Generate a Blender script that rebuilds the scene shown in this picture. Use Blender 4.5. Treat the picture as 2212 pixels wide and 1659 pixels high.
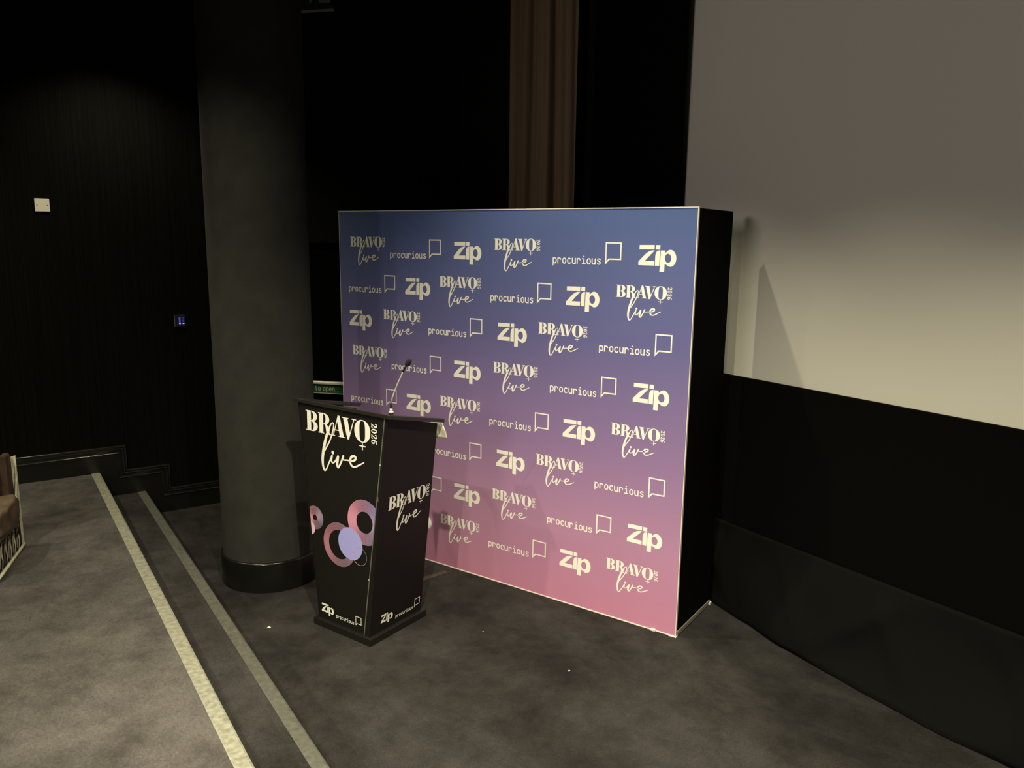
import bpy, bmesh, math, random
from mathutils import Vector, Matrix
from mathutils.geometry import tessellate_polygon
random.seed(7)
for o in list(bpy.data.objects):
    bpy.data.objects.remove(o, do_unlink=True)
SC = bpy.context.scene
COL = SC.collection
PI = math.pi

# ------------------------------------------------------------------ camera
CAMZ = 2.07
F_PX, PITCH, ROLL, PSI = 1711.287, 0.181643, 0.013307, 0.979632
_fw = Vector((math.cos(PSI), math.sin(PSI), 0)); _rt = Vector((math.sin(PSI), -math.cos(PSI), 0)); _up = Vector((0, 0, 1))
_F = _fw * math.cos(PITCH) - _up * math.sin(PITCH)
_U = _up * math.cos(PITCH) + _fw * math.sin(PITCH)
_R = _rt * math.cos(ROLL) + _U * math.sin(ROLL)
_U2 = _U * math.cos(ROLL) - _rt * math.sin(ROLL)
cd = bpy.data.cameras.new('camera'); cam = bpy.data.objects.new('camera', cd); COL.objects.link(cam)
cd.sensor_width = 36; cd.lens = 36 * F_PX / 2212; cd.clip_start = 0.05; cd.clip_end = 100
m = Matrix((_R, _U2, -_F)).transposed().to_4x4(); m.translation = (0, 0, CAMZ); cam.matrix_world = m
SC.camera = cam

# ------------------------------------------------------------------ world, lights, exposure
w = bpy.data.worlds.new('world'); SC.world = w; w.use_nodes = True
w.node_tree.nodes['Background'].inputs[0].default_value = (0.9, 0.85, 0.8, 1)
w.node_tree.nodes['Background'].inputs[1].default_value = 0.0
SC.view_settings.view_transform = 'Standard'
SC.view_settings.look = 'None'
SC.view_settings.exposure = 0.0
SC.view_settings.gamma = 1.0
SC.view_settings.use_curve_mapping = False
WARM = (1.0, 0.905, 0.63)

def spot(x, y, z, watts, half, blend, rad=0.025, col=WARM, aim=None):
    l = bpy.data.lights.new('downlight', 'SPOT'); l.energy = watts; l.color = col
    l.spot_size = 2 * math.radians(half); l.spot_blend = blend; l.shadow_soft_size = rad
    o = bpy.data.objects.new('downlight', l); COL.objects.link(o); o.location = (x, y, z)
    if aim is not None:
        d = Vector(aim) - Vector((x, y, z)); o.rotation_euler = d.to_track_quat('-Z', 'Y').to_euler()
    return o

# recessed ceiling downlights: one row over the steps, one row nearer the screen
LZ, LC = 3.42, 3.60
LIGHTS = [(0.80, 5.70, LZ, 100, 63, 1.0), (0.25, 4.15, LZ, 52, 64, 0.9), (0.85, 3.30, LZ, 45, 66, 0.6), (0.85, 1.65, LZ, 440, 68, 0.7), (0.85, 0.0, LZ, 160, 68, 0.7),
          (2.30, 3.18, LC, 235, 45, 0.9), (2.30, 2.10, LC, 170, 45, 0.9), (2.30, 1.0, LC, 190, 45, 0.9),
          (-1.0, 5.2, LZ, 150, 66, 0.6), (-1.0, 3.30, LZ, 205, 66, 0.6), (-0.8, 1.5, LZ, 780, 46, 0.9), (-2.8, -1.0, LZ, 1600, 74, 0.5)]
for q in LIGHTS: spot(*q)
# broad unseen fill spot at the back of the auditorium, aimed at the screen
spot(-9.0, -0.8, 3.7, 1900, 25, 0.25, 1.1, (1.0, 0.87, 0.78), aim=(3.5, -0.8, 2.2))

# ------------------------------------------------------------------ materials
def srgb(r, g, b):
    f = lambda c: (c / 255 / 12.92) if c / 255 <= 0.04045 else ((c / 255 + 0.055) / 1.055) ** 2.4
    return (f(r), f(g), f(b), 1)

def mat(name, col, rough=0.7, noise=0.0, scale=20, bump=0.0, bscale=200, metal=0.0, spec=0.3, sheen=0.0):
    m = bpy.data.materials.new(name); m.use_nodes = True
    nt = m.node_tree; N = nt.nodes; L = nt.links
    b = N['Principled BSDF']; b.inputs['Roughness'].default_value = rough
    b.inputs['Metallic'].default_value = metal; b.inputs['Specular IOR Level'].default_value = spec
    if sheen: b.inputs['Sheen Weight'].default_value = sheen
    c = tuple(col[:3]) + (1,)
    b.inputs['Base Color'].default_value = c
    tc = N.new('ShaderNodeTexCoord')
    if noise:
        n = N.new('ShaderNodeTexNoise'); n.inputs['Scale'].default_value = scale; n.inputs['Detail'].default_value = 6
        r = N.new('ShaderNodeValToRGB')
        r.color_ramp.elements[0].position = 0.3; r.color_ramp.elements[1].position = 0.7
        r.color_ramp.elements[0].color = tuple(x * (1 - noise) for x in c[:3]) + (1,)
        r.color_ramp.elements[1].color = tuple(min(1, x * (1 + noise)) for x in c[:3]) + (1,)
        L.new(tc.outputs['Object'], n.inputs['Vector']); L.new(n.outputs['Fac'], r.inputs['Fac']); L.new(r.outputs['Color'], b.inputs['Base Color'])
    if bump:
        n2 = N.new('ShaderNodeTexNoise'); n2.inputs['Scale'].default_value = bscale; n2.inputs['Detail'].default_value = 3
        bp = N.new('ShaderNodeBump'); bp.inputs['Strength'].default_value = bump; bp.inputs['Distance'].default_value = 0.004
        L.new(tc.outputs['Object'], n2.inputs['Vector']); L.new(n2.outputs['Fac'], bp.inputs['Height']); L.new(bp.outputs['Normal'], b.inputs['Normal'])
    return m

def carpet_mat(name, col, k=0.5):
    m = bpy.data.materials.new(name); m.use_nodes = True
    nt = m.node_tree; N = nt.nodes; L = nt.links; b = N['Principled BSDF']
    b.inputs['Roughness'].default_value = 0.95; b.inputs['Specular IOR Level'].default_value = 0.1
    tc = N.new('ShaderNodeTexCoord')
    def noise(scale, det, rough, dist, rot, sc):
        mp = N.new('ShaderNodeMapping'); mp.inputs['Rotation'].default_value = (0, 0, rot); mp.inputs['Scale'].default_value = sc
        n = N.new('ShaderNodeTexNoise'); n.inputs['Scale'].default_value = scale; n.inputs['Detail'].default_value = det; n.inputs['Roughness'].default_value = rough; n.inputs['Distortion'].default_value = dist
        L.new(tc.outputs['Object'], mp.inputs['Vector']); L.new(mp.outputs['Vector'], n.inputs['Vector']); return n
    def ramp(n, p0, p1, c0, c1):
        r = N.new('ShaderNodeValToRGB'); r.color_ramp.elements[0].position = p0; r.color_ramp.elements[1].position = p1
        r.color_ramp.elements[0].color = c0; r.color_ramp.elements[1].color = c1; L.new(n.outputs['Fac'], r.inputs['Fac']); return r
    def mul(a, c, f):
        mx = N.new('ShaderNodeMix'); mx.data_type = 'RGBA'; mx.blend_type = 'MULTIPLY'; mx.inputs['Factor'].default_value = f
        L.new(a, mx.inputs[6]); L.new(c, mx.inputs[7]); return mx.outputs[2]
    big = noise(1.3, 10, 0.66, 0.25, 0.6, (1, 0.7, 1)); r1 = ramp(big, 0.38, 0.60, tuple(x * (1 - k) for x in col) + (1,), tuple(x * (1 + k * 0.45) for x in col) + (1,))
    mid = noise(7.0, 8, 0.7, 0.1, -0.4, (1, 1, 1)); r2 = ramp(mid, 0.36, 0.58, (0.62, 0.60, 0.60, 1), (1.05, 1.05, 1.05, 1))
    fine = noise(150, 3, 0.6, 0, 0.3, (1, 0.55, 1)); r3 = ramp(fine, 0.3, 0.7, (0.68, 0.68, 0.68, 1), (1.08, 1.08, 1.08, 1))
    c = mul(mul(r1.outputs['Color'], r2.outputs['Color'], 0.75), r3.outputs['Color'], 0.9)
    L.new(c, b.inputs['Base Color'])
    bp = N.new('ShaderNodeBump'); bp.inputs['Strength'].default_value = 0.6; bp.inputs['Distance'].default_value = 0.006
    L.new(fine.outputs['Fac'], bp.inputs['Height']); L.new(bp.outputs['Normal'], b.inputs['Normal'])
    return m

def stripe_mat(name, col, axis_scale, k=0.4, rough=0.85, spec=0.2):
    """fine vertical threads (fabric-covered wall or curtain)"""
    m = mat(name, col, rough, spec=spec); nt = m.node_tree; N = nt.nodes; L = nt.links; b = N['Principled BSDF']
    tc = N.new('ShaderNodeTexCoord'); mp = N.new('ShaderNodeMapping'); mp.inputs['Scale'].default_value = axis_scale
    n = N.new('ShaderNodeTexNoise'); n.inputs['Scale'].default_value = 1.0; n.inputs['Detail'].default_value = 4
    r = N.new('ShaderNodeValToRGB'); r.color_ramp.elements[0].position = 0.3; r.color_ramp.elements[1].position = 0.7
    r.color_ramp.elements[0].color = tuple(x * (1 - k) for x in col[:3]) + (1,); r.color_ramp.elements[1].color = tuple(x * (1 + k) for x in col[:3]) + (1,)
    L.new(tc.outputs['Object'], mp.inputs['Vector']); L.new(mp.outputs['Vector'], n.inputs['Vector']); L.new(n.outputs['Fac'], r.inputs['Fac']); L.new(r.outputs['Color'], b.inputs['Base Color'])
    return m

def ramp_mat(name, stops, axis, rough=0.8, spec=0.15, weave=0.0):
    """colour printed along one local axis (object coordinates, metres)"""
    m = mat(name, (1, 1, 1), rough, spec=spec); nt = m.node_tree; N = nt.nodes; L = nt.links; b = N['Principled BSDF']
    tc = N.new('ShaderNodeTexCoord'); sx = N.new('ShaderNodeSeparateXYZ'); L.new(tc.outputs['Object'], sx.inputs[0])
    lo, hi = stops[0][0], stops[-1][0]
    mr = N.new('ShaderNodeMapRange'); mr.inputs[1].default_value = lo; mr.inputs[2].default_value = hi
    L.new(sx.outputs[axis], mr.inputs[0])
    r = N.new('ShaderNodeValToRGB'); el = r.color_ramp.elements
    while len(el) < len(stops): el.new(0.5)
    for e, (p, c) in zip(el, stops):
        e.position = (p - lo) / (hi - lo); e.color = tuple(c[:3]) + (1,)
    L.new(mr.outputs[0], r.inputs['Fac']); L.new(r.outputs['Color'], b.inputs['Base Color'])
    if weave:
        n2 = N.new('ShaderNodeTexNoise'); n2.inputs['Scale'].default_value = 2.5; n2.inputs['Detail'].default_value = 2
        bp = N.new('ShaderNodeBump'); bp.inputs['Strength'].default_value = weave; bp.inputs['Distance'].default_value = 0.01
        L.new(tc.outputs['Object'], n2.inputs['Vector']); L.new(n2.outputs['Fac'], bp.inputs['Height']); L.new(bp.outputs['Normal'], b.inputs['Normal'])
    return m

def emit_mat(name, col, s):
    m = bpy.data.materials.new(name); m.use_nodes = True; b = m.node_tree.nodes['Principled BSDF']
    b.inputs['Base Color'].default_value = (0, 0, 0, 1); b.inputs['Emission Color'].default_value = tuple(col) + (1,); b.inputs['Emission Strength'].default_value = s
    return m

M = {}
M['carpet'] = carpet_mat('stage_carpet', (0.0305, 0.0282, 0.0282))
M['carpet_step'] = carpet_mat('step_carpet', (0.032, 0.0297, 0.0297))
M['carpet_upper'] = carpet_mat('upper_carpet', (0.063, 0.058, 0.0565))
M['wall'] = stripe_mat('black_wall_fabric', (0.0032, 0.0032, 0.0027), (160, 160, 1.2), 0.32, 0.9, 0.03)
M['black_wall'] = mat('black_paint', (0.004, 0.0042, 0.004), 0.9, spec=0.1)
M['panel_black'] = mat('black_velvet', (0.0011, 0.0011, 0.0011), 0.95, spec=0.05)
M['gloss_black'] = mat('black_gloss_paint', (0.006, 0.006, 0.0055), 0.22, spec=0.5)
M['screen'] = mat('screen_white', (0.42, 0.415, 0.375), 0.9, spec=0.05)
M['column'] = mat('column_fabric', (0.029, 0.0285, 0.0268), 0.92, noise=0.12, scale=9, bump=0.25, bscale=350, spec=0.1)
M['nosing'] = mat('nosing_rubber', (0.165, 0.163, 0.130), 0.55, noise=0.3, scale=45, bump=0.3, bscale=90, spec=0.35)
M['drape'] = mat('black_drape', (0.0026, 0.0026, 0.0024), 0.9, spec=0.06)
M['curtain'] = stripe_mat('brown_curtain', (0.18, 0.128, 0.078), (60, 60, 0.8), 0.15)
M['alu'] = mat('white_frame_edge', (0.72, 0.68, 0.60), 0.4, spec=0.5)
M['side_black'] = mat('black_side_fabric', (0.0022, 0.0022, 0.0024), 0.95, spec=0.05)
M['lectern'] = mat('lectern_black', (0.0065, 0.0062, 0.005), 0.55, spec=0.25)
M['lectern_dark'] = mat('lectern_dark_side', (0.0075, 0.006, 0.0064), 0.55, spec=0.25)
M['lectern_trim'] = mat('lectern_trim', (0.016, 0.0155, 0.013), 0.33, spec=0.5)
M['edge_strip'] = mat('edge_strip', (0.13, 0.12, 0.095), 0.35, spec=0.5)
M['rail'] = mat('dull_rail', (0.26, 0.25, 0.20), 0.45, spec=0.4)
M['print'] = mat('cream_print', (0.79, 0.78, 0.725), 0.7, spec=0.1)
M['steel'] = mat('steel', (0.70, 0.67, 0.60), 0.35, metal=0.25, spec=0.6)
M['black_plastic'] = mat('black_plastic', (0.012, 0.012, 0.012), 0.45, spec=0.4)
M['foam'] = mat('foam_black', (0.02, 0.018, 0.015), 0.95, bump=0.6, bscale=600)
M['paper'] = mat('paper', (0.78, 0.76, 0.62), 0.8)
M['white_plastic'] = mat('white_plastic', (0.62, 0.58, 0.50), 0.5, spec=0.3)
M['screw'] = mat('screw_grey', (0.18, 0.17, 0.14), 0.4, metal=0.5)
M['green'] = mat('sign_green', (0.01, 0.075, 0.03), 0.6)
M['sign_text'] = mat('sign_text', (0.42, 0.44, 0.34), 0.6)
M['brown_leather'] = mat('brown_leather', (0.060, 0.041, 0.027), 0.45, noise=0.35, scale=14, bump=0.5, bscale=30, spec=0.4)
M['dark_leather'] = mat('black_leather', (0.012, 0.012, 0.011), 0.3, bump=0.3, bscale=60, spec=0.5)
M['dark_brown'] = mat('dark_brown_leather', (0.036, 0.020, 0.013), 0.5, noise=0.3, scale=25, spec=0.35)
M['canvas'] = mat('cream_canvas', (0.50, 0.47, 0.36), 0.85, noise=0.22, scale=28, bump=0.4, bscale=120)
M['black_print'] = mat('black_print', (0.012, 0.010, 0.008), 0.5, spec=0.3)
M['brass'] = mat('brass', (0.6, 0.48, 0.25), 0.3, metal=1.0)
M['led'] = emit_mat('blue_led', (0.06, 0.10, 1.0), 1.2)
M['led_white'] = emit_mat('violet_led', (0.55, 0.42, 1.0), 1.3)
M['led_dim'] = emit_mat('dim_blue_led', (0.05, 0.08, 0.6), 0.5)
M['banner'] = ramp_mat('backdrop_print', [(0.0, (0.47, 0.195, 0.315)), (0.45, (0.385, 0.200, 0.34)), (0.95, (0.235, 0.150, 0.32)), (1.55, (0.112, 0.112, 0.28)), (2.23, (0.075, 0.118, 0.295))], 2, weave=0.12)
M['lilac'] = mat('lilac_print', (0.33, 0.325, 0.70), 0.7, spec=0.1)
M['pinkish'] = mat('pink_print', (0.66, 0.42, 0.58), 0.7, spec=0.1)

# ------------------------------------------------------------------ mesh helpers
def mesh(name, verts, faces, mt, parent=None, smooth=False, mw=None):
    me = bpy.data.meshes.new(name); me.from_pydata([tuple(v) for v in verts], [], faces); me.update()
    bm = bmesh.new(); bm.from_mesh(me); bmesh.ops.recalc_face_normals(bm, faces=bm.faces); bm.to_mesh(me); bm.free()
    me.materials.append(mt)
    if smooth:
        for p in me.polygons: p.use_smooth = True
    o = bpy.data.objects.new(name, me); COL.objects.link(o)
    if parent: o.parent = parent
    if mw is not None: o.matrix_local = mw
    return o

def bmobj(name, bm, mt, parent=None, smooth=False, mw=None):
    me = bpy.data.meshes.new(name); bmesh.ops.recalc_face_normals(bm, faces=bm.faces); bm.to_mesh(me); bm.free(); me.materials.append(mt)
    if smooth:
        for p in me.polygons: p.use_smooth = True
    o = bpy.data.objects.new(name, me); COL.objects.link(o)
    if parent: o.parent = parent
    if mw is not None: o.matrix_local = mw
    return o

def bm_box(bm, x0, x1, y0, y1, z0, z1, bev=0.0):
    vs = [bm.verts.new(p) for p in ((x0, y0, z0), (x1, y0, z0), (x1, y1, z0), (x0, y1, z0), (x0, y0, z1), (x1, y0, z1), (x1, y1, z1), (x0, y1, z1))]
    fs = [bm.faces.new([vs[i] for i in q]) for q in ((0, 3, 2, 1), (4, 5, 6, 7), (0, 1, 5, 4), (1, 2, 6, 5), (2, 3, 7, 6), (3, 0, 4, 7))]
    if bev:
        es = list({e for f in fs for e in f.edges})
        bmesh.ops.bevel(bm, geom=es, offset=bev, segments=2, affect='EDGES', profile=0.5)
    return vs

def box(name, x0, x1, y0, y1, z0, z1, mt, parent=None, bev=0.0):
    bm = bmesh.new(); bm_box(bm, x0, x1, y0, y1, z0, z1, bev)
    return bmobj(name, bm, mt, parent)

def hexa(name, pts8, mt, parent=None, bev=0.0):
    """eight corners: bottom four (ccw) then top four"""
    bm = bmesh.new(); vs = [bm.verts.new(p) for p in pts8]
    for q in ((0, 3, 2, 1), (4, 5, 6, 7), (0, 1, 5, 4), (1, 2, 6, 5), (2, 3, 7, 6), (3, 0, 4, 7)): bm.faces.new([vs[i] for i in q])
    if bev: bmesh.ops.bevel(bm, geom=list(bm.edges), offset=bev, segments=2, affect='EDGES', profile=0.5)
    return bmobj(name, bm, mt, parent)

def lathe(name, prof, mt, parent=None, n=96, cx=0, cy=0, smooth=True):
    vs, fs = [], []
    for (r, z) in prof:
        for k in range(n):
            a = 2 * PI * k / n; vs.append((cx + r * math.cos(a), cy + r * math.sin(a), z))
    for i in range(len(prof) - 1):
        for k in range(n):
            k2 = (k + 1) % n; fs.append((i * n + k, i * n + k2, (i + 1) * n + k2, (i + 1) * n + k))
    o = mesh(name, vs, fs, mt, parent, smooth)
    if smooth:
        o.data.set_sharp_from_angle(angle=math.radians(40))
    return o

def tube(name, pts, rad, mt, parent=None, n=12, caps=True):
    """tube along a polyline; rad is a number or one radius per point"""
    pts = [Vector(p) for p in pts]; rs = rad if isinstance(rad, (list, tuple)) else [rad] * len(pts)
    vs, fs = [], []; ref = Vector((0.3, 0.5, 0.81)).normalized()
    for i, p in enumerate(pts):
        d = (pts[min(i + 1, len(pts) - 1)] - pts[max(i - 1, 0)]).normalized()
        u = d.cross(ref).normalized(); v = d.cross(u)
        for k in range(n):
            a = 2 * PI * k / n; vs.append(p + (u * math.cos(a) + v * math.sin(a)) * rs[i])
    for i in range(len(pts) - 1):
        for k in range(n):
            k2 = (k + 1) % n; fs.append((i * n + k, i * n + k2, (i + 1) * n + k2, (i + 1) * n + k))
    if caps:
        fs.append(tuple(range(n))); fs.append(tuple((len(pts) - 1) * n + k for k in range(n)))
    return mesh(name, vs, fs, mt, parent, True)

def thing(name, label, cat, loc=(0, 0, 0), rotz=0, group=None):
    o = bpy.data.objects.new(name, None); COL.objects.link(o); o.location = loc; o.rotation_euler = (0, 0, rotz); o.empty_display_size = 0.1
    return tag(o, label, cat, group)

def tag(o, label, cat, group=None):
    o['label'] = label; o['category'] = cat
    if group: o['group'] = group
    return o

def struct(o, label=None):
    o['kind'] = 'structure'
    if label: o['label'] = label
    return o

# ------------------------------------------------------------------ flat print drawing (2D shapes, metres)
class Art:
    def __init__(s): s.v = []; s.f = []; s.l = []; s.k = 0
    def layer(s):
        s.k += 1
        while len(s.l) < len(s.v): s.l.append(-s.k * 4e-6)
    def poly(s, pts, holes=()):
        loops = [[Vector((x, y, 0)) for x, y in l] for l in [pts] + list(holes)]
        b = len(s.v); flat = [p for l in loops for p in l]
        s.v += [(p.x, p.y) for p in flat]
        for t in tessellate_polygon(loops): s.f.append(tuple(b + i for i in t))
        s.layer()
    def stroke(s, pts, wd, n=6, cap=True, smooth=True):
        ws = wd if isinstance(wd, (list, tuple)) else [wd] * len(pts)
        P = [Vector(p) for p in pts]; c = []
        if smooth and len(P) > 2:
            for i in range(len(P) - 1):
                p0, p1, p2, p3 = P[max(i - 1, 0)], P[i], P[i + 1], P[min(i + 2, len(P) - 1)]
                for k in range(n):
                    t = k / n
                    q = 0.5 * ((2 * p1) + (p2 - p0) * t + (2 * p0 - 5 * p1 + 4 * p2 - p3) * t * t + (3 * p1 - p0 - 3 * p2 + p3) * t ** 3)
                    c.append((q, ws[i] + (ws[i + 1] - ws[i]) * t))
            c.append((P[-1], ws[-1]))
        else: c = list(zip(P, ws))
        b = len(s.v)
        for i, (q, wv) in enumerate(c):
            d = c[min(i + 1, len(c) - 1)][0] - c[max(i - 1, 0)][0]; d = d.normalized() if d.length else Vector((1, 0))
            nn = Vector((-d.y, d.x)) * wv / 2; s.v += [tuple(q + nn), tuple(q - nn)]
        for i in range(len(c) - 1): s.f.append((b + 2 * i, b + 2 * i + 1, b + 2 * i + 3, b + 2 * i + 2))
        s.layer()
        if cap:
            for q, wv in (c[0], c[-1]): s.disc(q.x, q.y, wv / 2, wv / 2, 10)
    def disc(s, x, y, rx, ry, n=24):
        b = len(s.v); s.v += [(x + rx * math.cos(2 * PI * k / n), y + ry * math.sin(2 * PI * k / n)) for k in range(n)]; s.f.append(tuple(range(b, b + n))); s.layer()
    def obj(s, name, mt, parent, mw):
        s.layer(); return mesh(name, [(x, y, z) for (x, z), y in zip(s.v, s.l)], s.f, mt, parent, mw=mw)
    def data(s, name, mt):
        me = bpy.data.meshes.new(name); s.layer(); me.from_pydata([(x, y, z) for (x, z), y in zip(s.v, s.l)], [], s.f); me.update(); me.materials.append(mt); return me

def arc(cx, cy, rx, ry, a0, a1, n=14):
    return [(cx + rx * math.cos(math.radians(a0 + (a1 - a0) * k / n)), cy + ry * math.sin(math.radians(a0 + (a1 - a0) * k / n))) for k in range(n + 1)]
def sup(cx, cy, rx, ry, e, n=36):
    o = []
    for k in range(n):
        t = 2 * PI * k / n; c, s_ = math.cos(t), math.sin(t)
        o.append((cx + rx * math.copysign(abs(c) ** (2 / e), c), cy + ry * math.copysign(abs(s_) ** (2 / e), s_)))
    return o

def event_art():
    """heavy high-contrast serif capitals over a brush-script word, year set vertically (mm, origin at top left)"""
    A = Art(); mm = lambda pts: [(x / 1000, y / 1000) for x, y in pts]
    P = lambda pts, holes=(): A.poly(mm(pts), [mm(h) for h in holes])
    R = lambda x0, x1, y0, y1: P([(x0, y0), (x1, y0), (x1, y1), (x0, y1)])
    # B
    R(0, 30, -2.4, 0); R(0, 30, -63.2, -60.8); R(6.5, 24.5, -62, -1)
    P([(20, 0), (30, 0)] + arc(30, -15.8, 23, 15.8, 90, -90) + [(20, -31.6)], [[(24.5, -29.6)] + arc(25.5, -15.8, 10, 13.6, -90, 90) + [(24.5, -2.2)]])
    P([(20, -30.2), (30, -30.2)] + arc(30, -46.7, 25, 16.5, 90, -90) + [(20, -63.2)], [[(24.5, -60.8)] + arc(25.5, -46.7, 11, 14.2, -90, 90) + [(24.5, -32.4)]])
    # R
    R(57, 84, -2.4, 0); R(57, 84, -63.2, -60.8); R(62.5, 80, -62, -1)
    P([(76, 0), (84, 0)] + arc(84, -17.3, 24, 17.3, 90, -90) + [(76, -34.6)], [[(80, -32.4)] + arc(81, -17.3, 10, 15, -90, 90) + [(80, -2.3)]])
    P([(84, -33), (94, -33), (101, -37), (104.5, -44), (105.5, -52), (108.5, -59), (116, -62.8), (112, -64), (103, -64), (96, -60), (92.5, -54), (91.5, -45), (89, -38)])
    # A V
    P([(145, 1.5), (153.5, 1.5), (171.5, -63), (154, -63), (142, -14)]); A.stroke(mm([(146.5, -1), (125, -62)]), 0.0033, cap=False)
    R(116, 133, -63.2, -60.6); R(148, 178, -63.2, -60.6); R(131, 151, -45.5, -42.6)
    P([(168.5, 0), (187, 0), (198, -46), (193.5, -65), (186, -65)]); A.stroke(mm([(215.5, -1), (192, -63)]), 0.0036, cap=False)
    R(163, 192, -2.5, 0.2); R(206, 225, -2.5, 0.2)
    # O with cross
    P(sup(250, -31.5, 33.5, 34, 2.1), [sup(250, -31.5, 11.8, 31, 3.2)])
    A.stroke(mm([(250, -64), (250, -88)]), 0.0036, cap=False); A.stroke(mm([(237, -76), (263.5, -76)]), 0.0034, cap=False)
    # 2026 reading downwards
    X0, HX, UZ = 287, 24, 15.2
    def dg(i, pts, wd):
        A.stroke([((X0 + HX * v) / 1000, -(i * 16.1 + UZ * u) / 1000) for u, v in pts], [q * UZ / 1000 for q in wd])
    for i in (0, 2):
        dg(i, [(.20, .70), (.22, .88), (.48, .95), (.74, .84), (.74, .64), (.5, .36), (.16, .08)], [.2, .12, .12, .3, .3, .16, .1]); dg(i, [(.18, .09), (.5, .12), (.82, .10), (.88, .28)], [.16, .24, .26, .06])
    def ringd(i, c, ru, rv, hu, hv):
        f = lambda uu, vv: [((X0 + HX * (c[1] + vv * math.sin(2 * PI * k / 24))) / 1000, -(i * 16.1 + UZ * (c[0] + uu * math.cos(2 * PI * k / 24))) / 1000) for k in range(24)]
        A.poly(f(ru, rv), [f(hu, hv)])
    ringd(1, (.5, .5), .44, .49, .14, .42); ringd(3, (.5, .32), .43, .31, .13, .25)
    dg(3, [(.2, .34), (.24, .62), (.42, .88), (.66, .96), (.82, .90)], [.26, .26, .2, .12, .22])
    # brush script word
    T = lambda pts: [(((x - 165) * .1645 + (y - 100) * .0066) / 1000, (-(y - 100) * .150 + (x - 165) * .0085) / 1000) for x, y in pts]
    S = lambda pts, ws: A.stroke(T(pts), [q * .155 / 1000 for q in ws], 8)
    S([(905, 300), (862, 330), (815, 400), (780, 480), (722, 580), (668, 720), (618, 880), (583, 1030), (573, 1160), (585, 1260), (617, 1318), (672, 1280), (735, 1170), (790, 1075), (838, 985)],
      [20, 26, 40, 56, 66, 72, 76, 72, 66, 52, 36, 32, 34, 34, 34])
    S([(905, 300), (926, 330), (915, 420), (868, 545), (790, 700), (705, 820), (655, 900)], [20, 26, 32, 34, 34, 32, 26])
    S([(842, 985), (822, 1055), (822, 1105), (856, 1132), (915, 1095), (965, 1030), (1000, 985)], [44, 50, 46, 34, 32, 34, 40])
    p = T([(865, 918)])[0]; A.disc(p[0], p[1], .0058, .0055)
    S([(1005, 985), (985, 1070), (965, 1150), (990, 1205), (1030, 1170), (1090, 1070), (1145, 960)], [58, 66, 66, 52, 42, 42, 50])
    S([(1142, 960), (1118, 1015), (1160, 1035), (1230, 1030), (1310, 1028), (1400, 1022), (1462, 985), (1472, 940), (1420, 922), (1365, 945), (1325, 1010), (1330, 1085), (1375, 1135), (1450, 1135), (1560, 1085), (1680, 1022)],
      [40, 34, 28, 28, 34, 44, 48, 46, 46, 54, 56, 52, 40, 36, 32, 22])
    return A

def bold_art():
    A = Art()
    T = lambda pts: [(((x - 205) * .1143 + (y - 200) * .0047) / 1000, (-(y - 200) * .1044 + (x - 205) * .0027) / 1000) for x, y in pts]
    P = lambda pts, holes=(): A.poly(T(pts), [T(h) for h in holes])
    P([(205, 198), (925, 203), (915, 418), (196, 410)]); P([(985, 208), (1192, 210), (1182, 428), (972, 420)])
    P([(925, 458), (455, 955), (905, 965), (890, 1178), (135, 1162), (140, 985), (250, 870), (350, 765), (450, 660), (560, 565), (650, 510), (740, 475), (820, 462)])
    P([(1176, 462), (1120, 466), (1060, 485), (1010, 530), (975, 600), (955, 700), (943, 900), (932, 1182), (1138, 1192), (1158, 800)])
    a = [(1660 + 272 * math.cos(math.radians(t)), 835 + 395 * math.sin(math.radians(t))) for t in range(-136, 133, 8)]
    P([(1212, 468), (1425, 472), (1418, 570)] + a + [(1390, 1110), (1385, 1200), (1370, 1472), (1148, 1465), (1180, 1000)],
      [[(1552 + 150 * math.cos(2 * PI * k / 32), 835 + 215 * math.sin(2 * PI * k / 32)) for k in range(32)]])
    return A

GL = {
 'p': [[(0, 1), (0, -.40)], arc(.36, .5, .36, .5, 0, 360, 20)], 'o': [arc(.36, .5, .36, .5, 0, 360, 20)],
 'r': [[(0, 1), (0, 0)], [(0, .60)] + arc(.34, .60, .33, .40, 160, 20, 8)],
 'c': [arc(.40, .5, .38, .5, 48, 312, 16)], 'u': [[(0, 1), (0, .4)] + arc(.34, .38, .34, .38, 180, 350, 10) + [(.68, 1)], [(.68, .6), (.68, 0)]],
 'i': [[(.10, .97), (.38, .97), (.38, .02)], [(.06, .02), (.70, .02)]],
 's': [arc(.38, .74, .30, .26, 30, 180, 8) + arc(.36, .28, .30, .26, 90, -150, 12)],
 't': [[(.26, 1.36), (.26, .25)] + arc(.48, .22, .22, .22, 180, 290, 6), [(.02, 1), (.56, 1)]],
 'e': [[(.02, .5), (.7, .5)] + arc(.36, .5, .36, .5, 0, 315, 18)], 'n': [[(0, 1), (0, 0)], [(0, .55)] + arc(.34, .60, .34, .40, 175, 0, 9) + [(.68, 0)]],
 'h': [[(0, 1.45), (0, 0)], [(0, .55)] + arc(.34, .60, .34, .40, 175, 0, 9) + [(.68, 0)]], 'b': [[(0, 1.45), (0, 0)], arc(.36, .5, .36, .5, 0, 360, 20)],
 'a': [arc(.36, .5, .36, .5, 0, 360, 20), [(.72, 1), (.72, 0)]], 'P': [[(0, 1.4), (0, 0)], [(0, 1.4), (.35, 1.4)] + arc(.35, 1.04, .33, .36, 90, -90, 8) + [(0, .68)]]}
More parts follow.
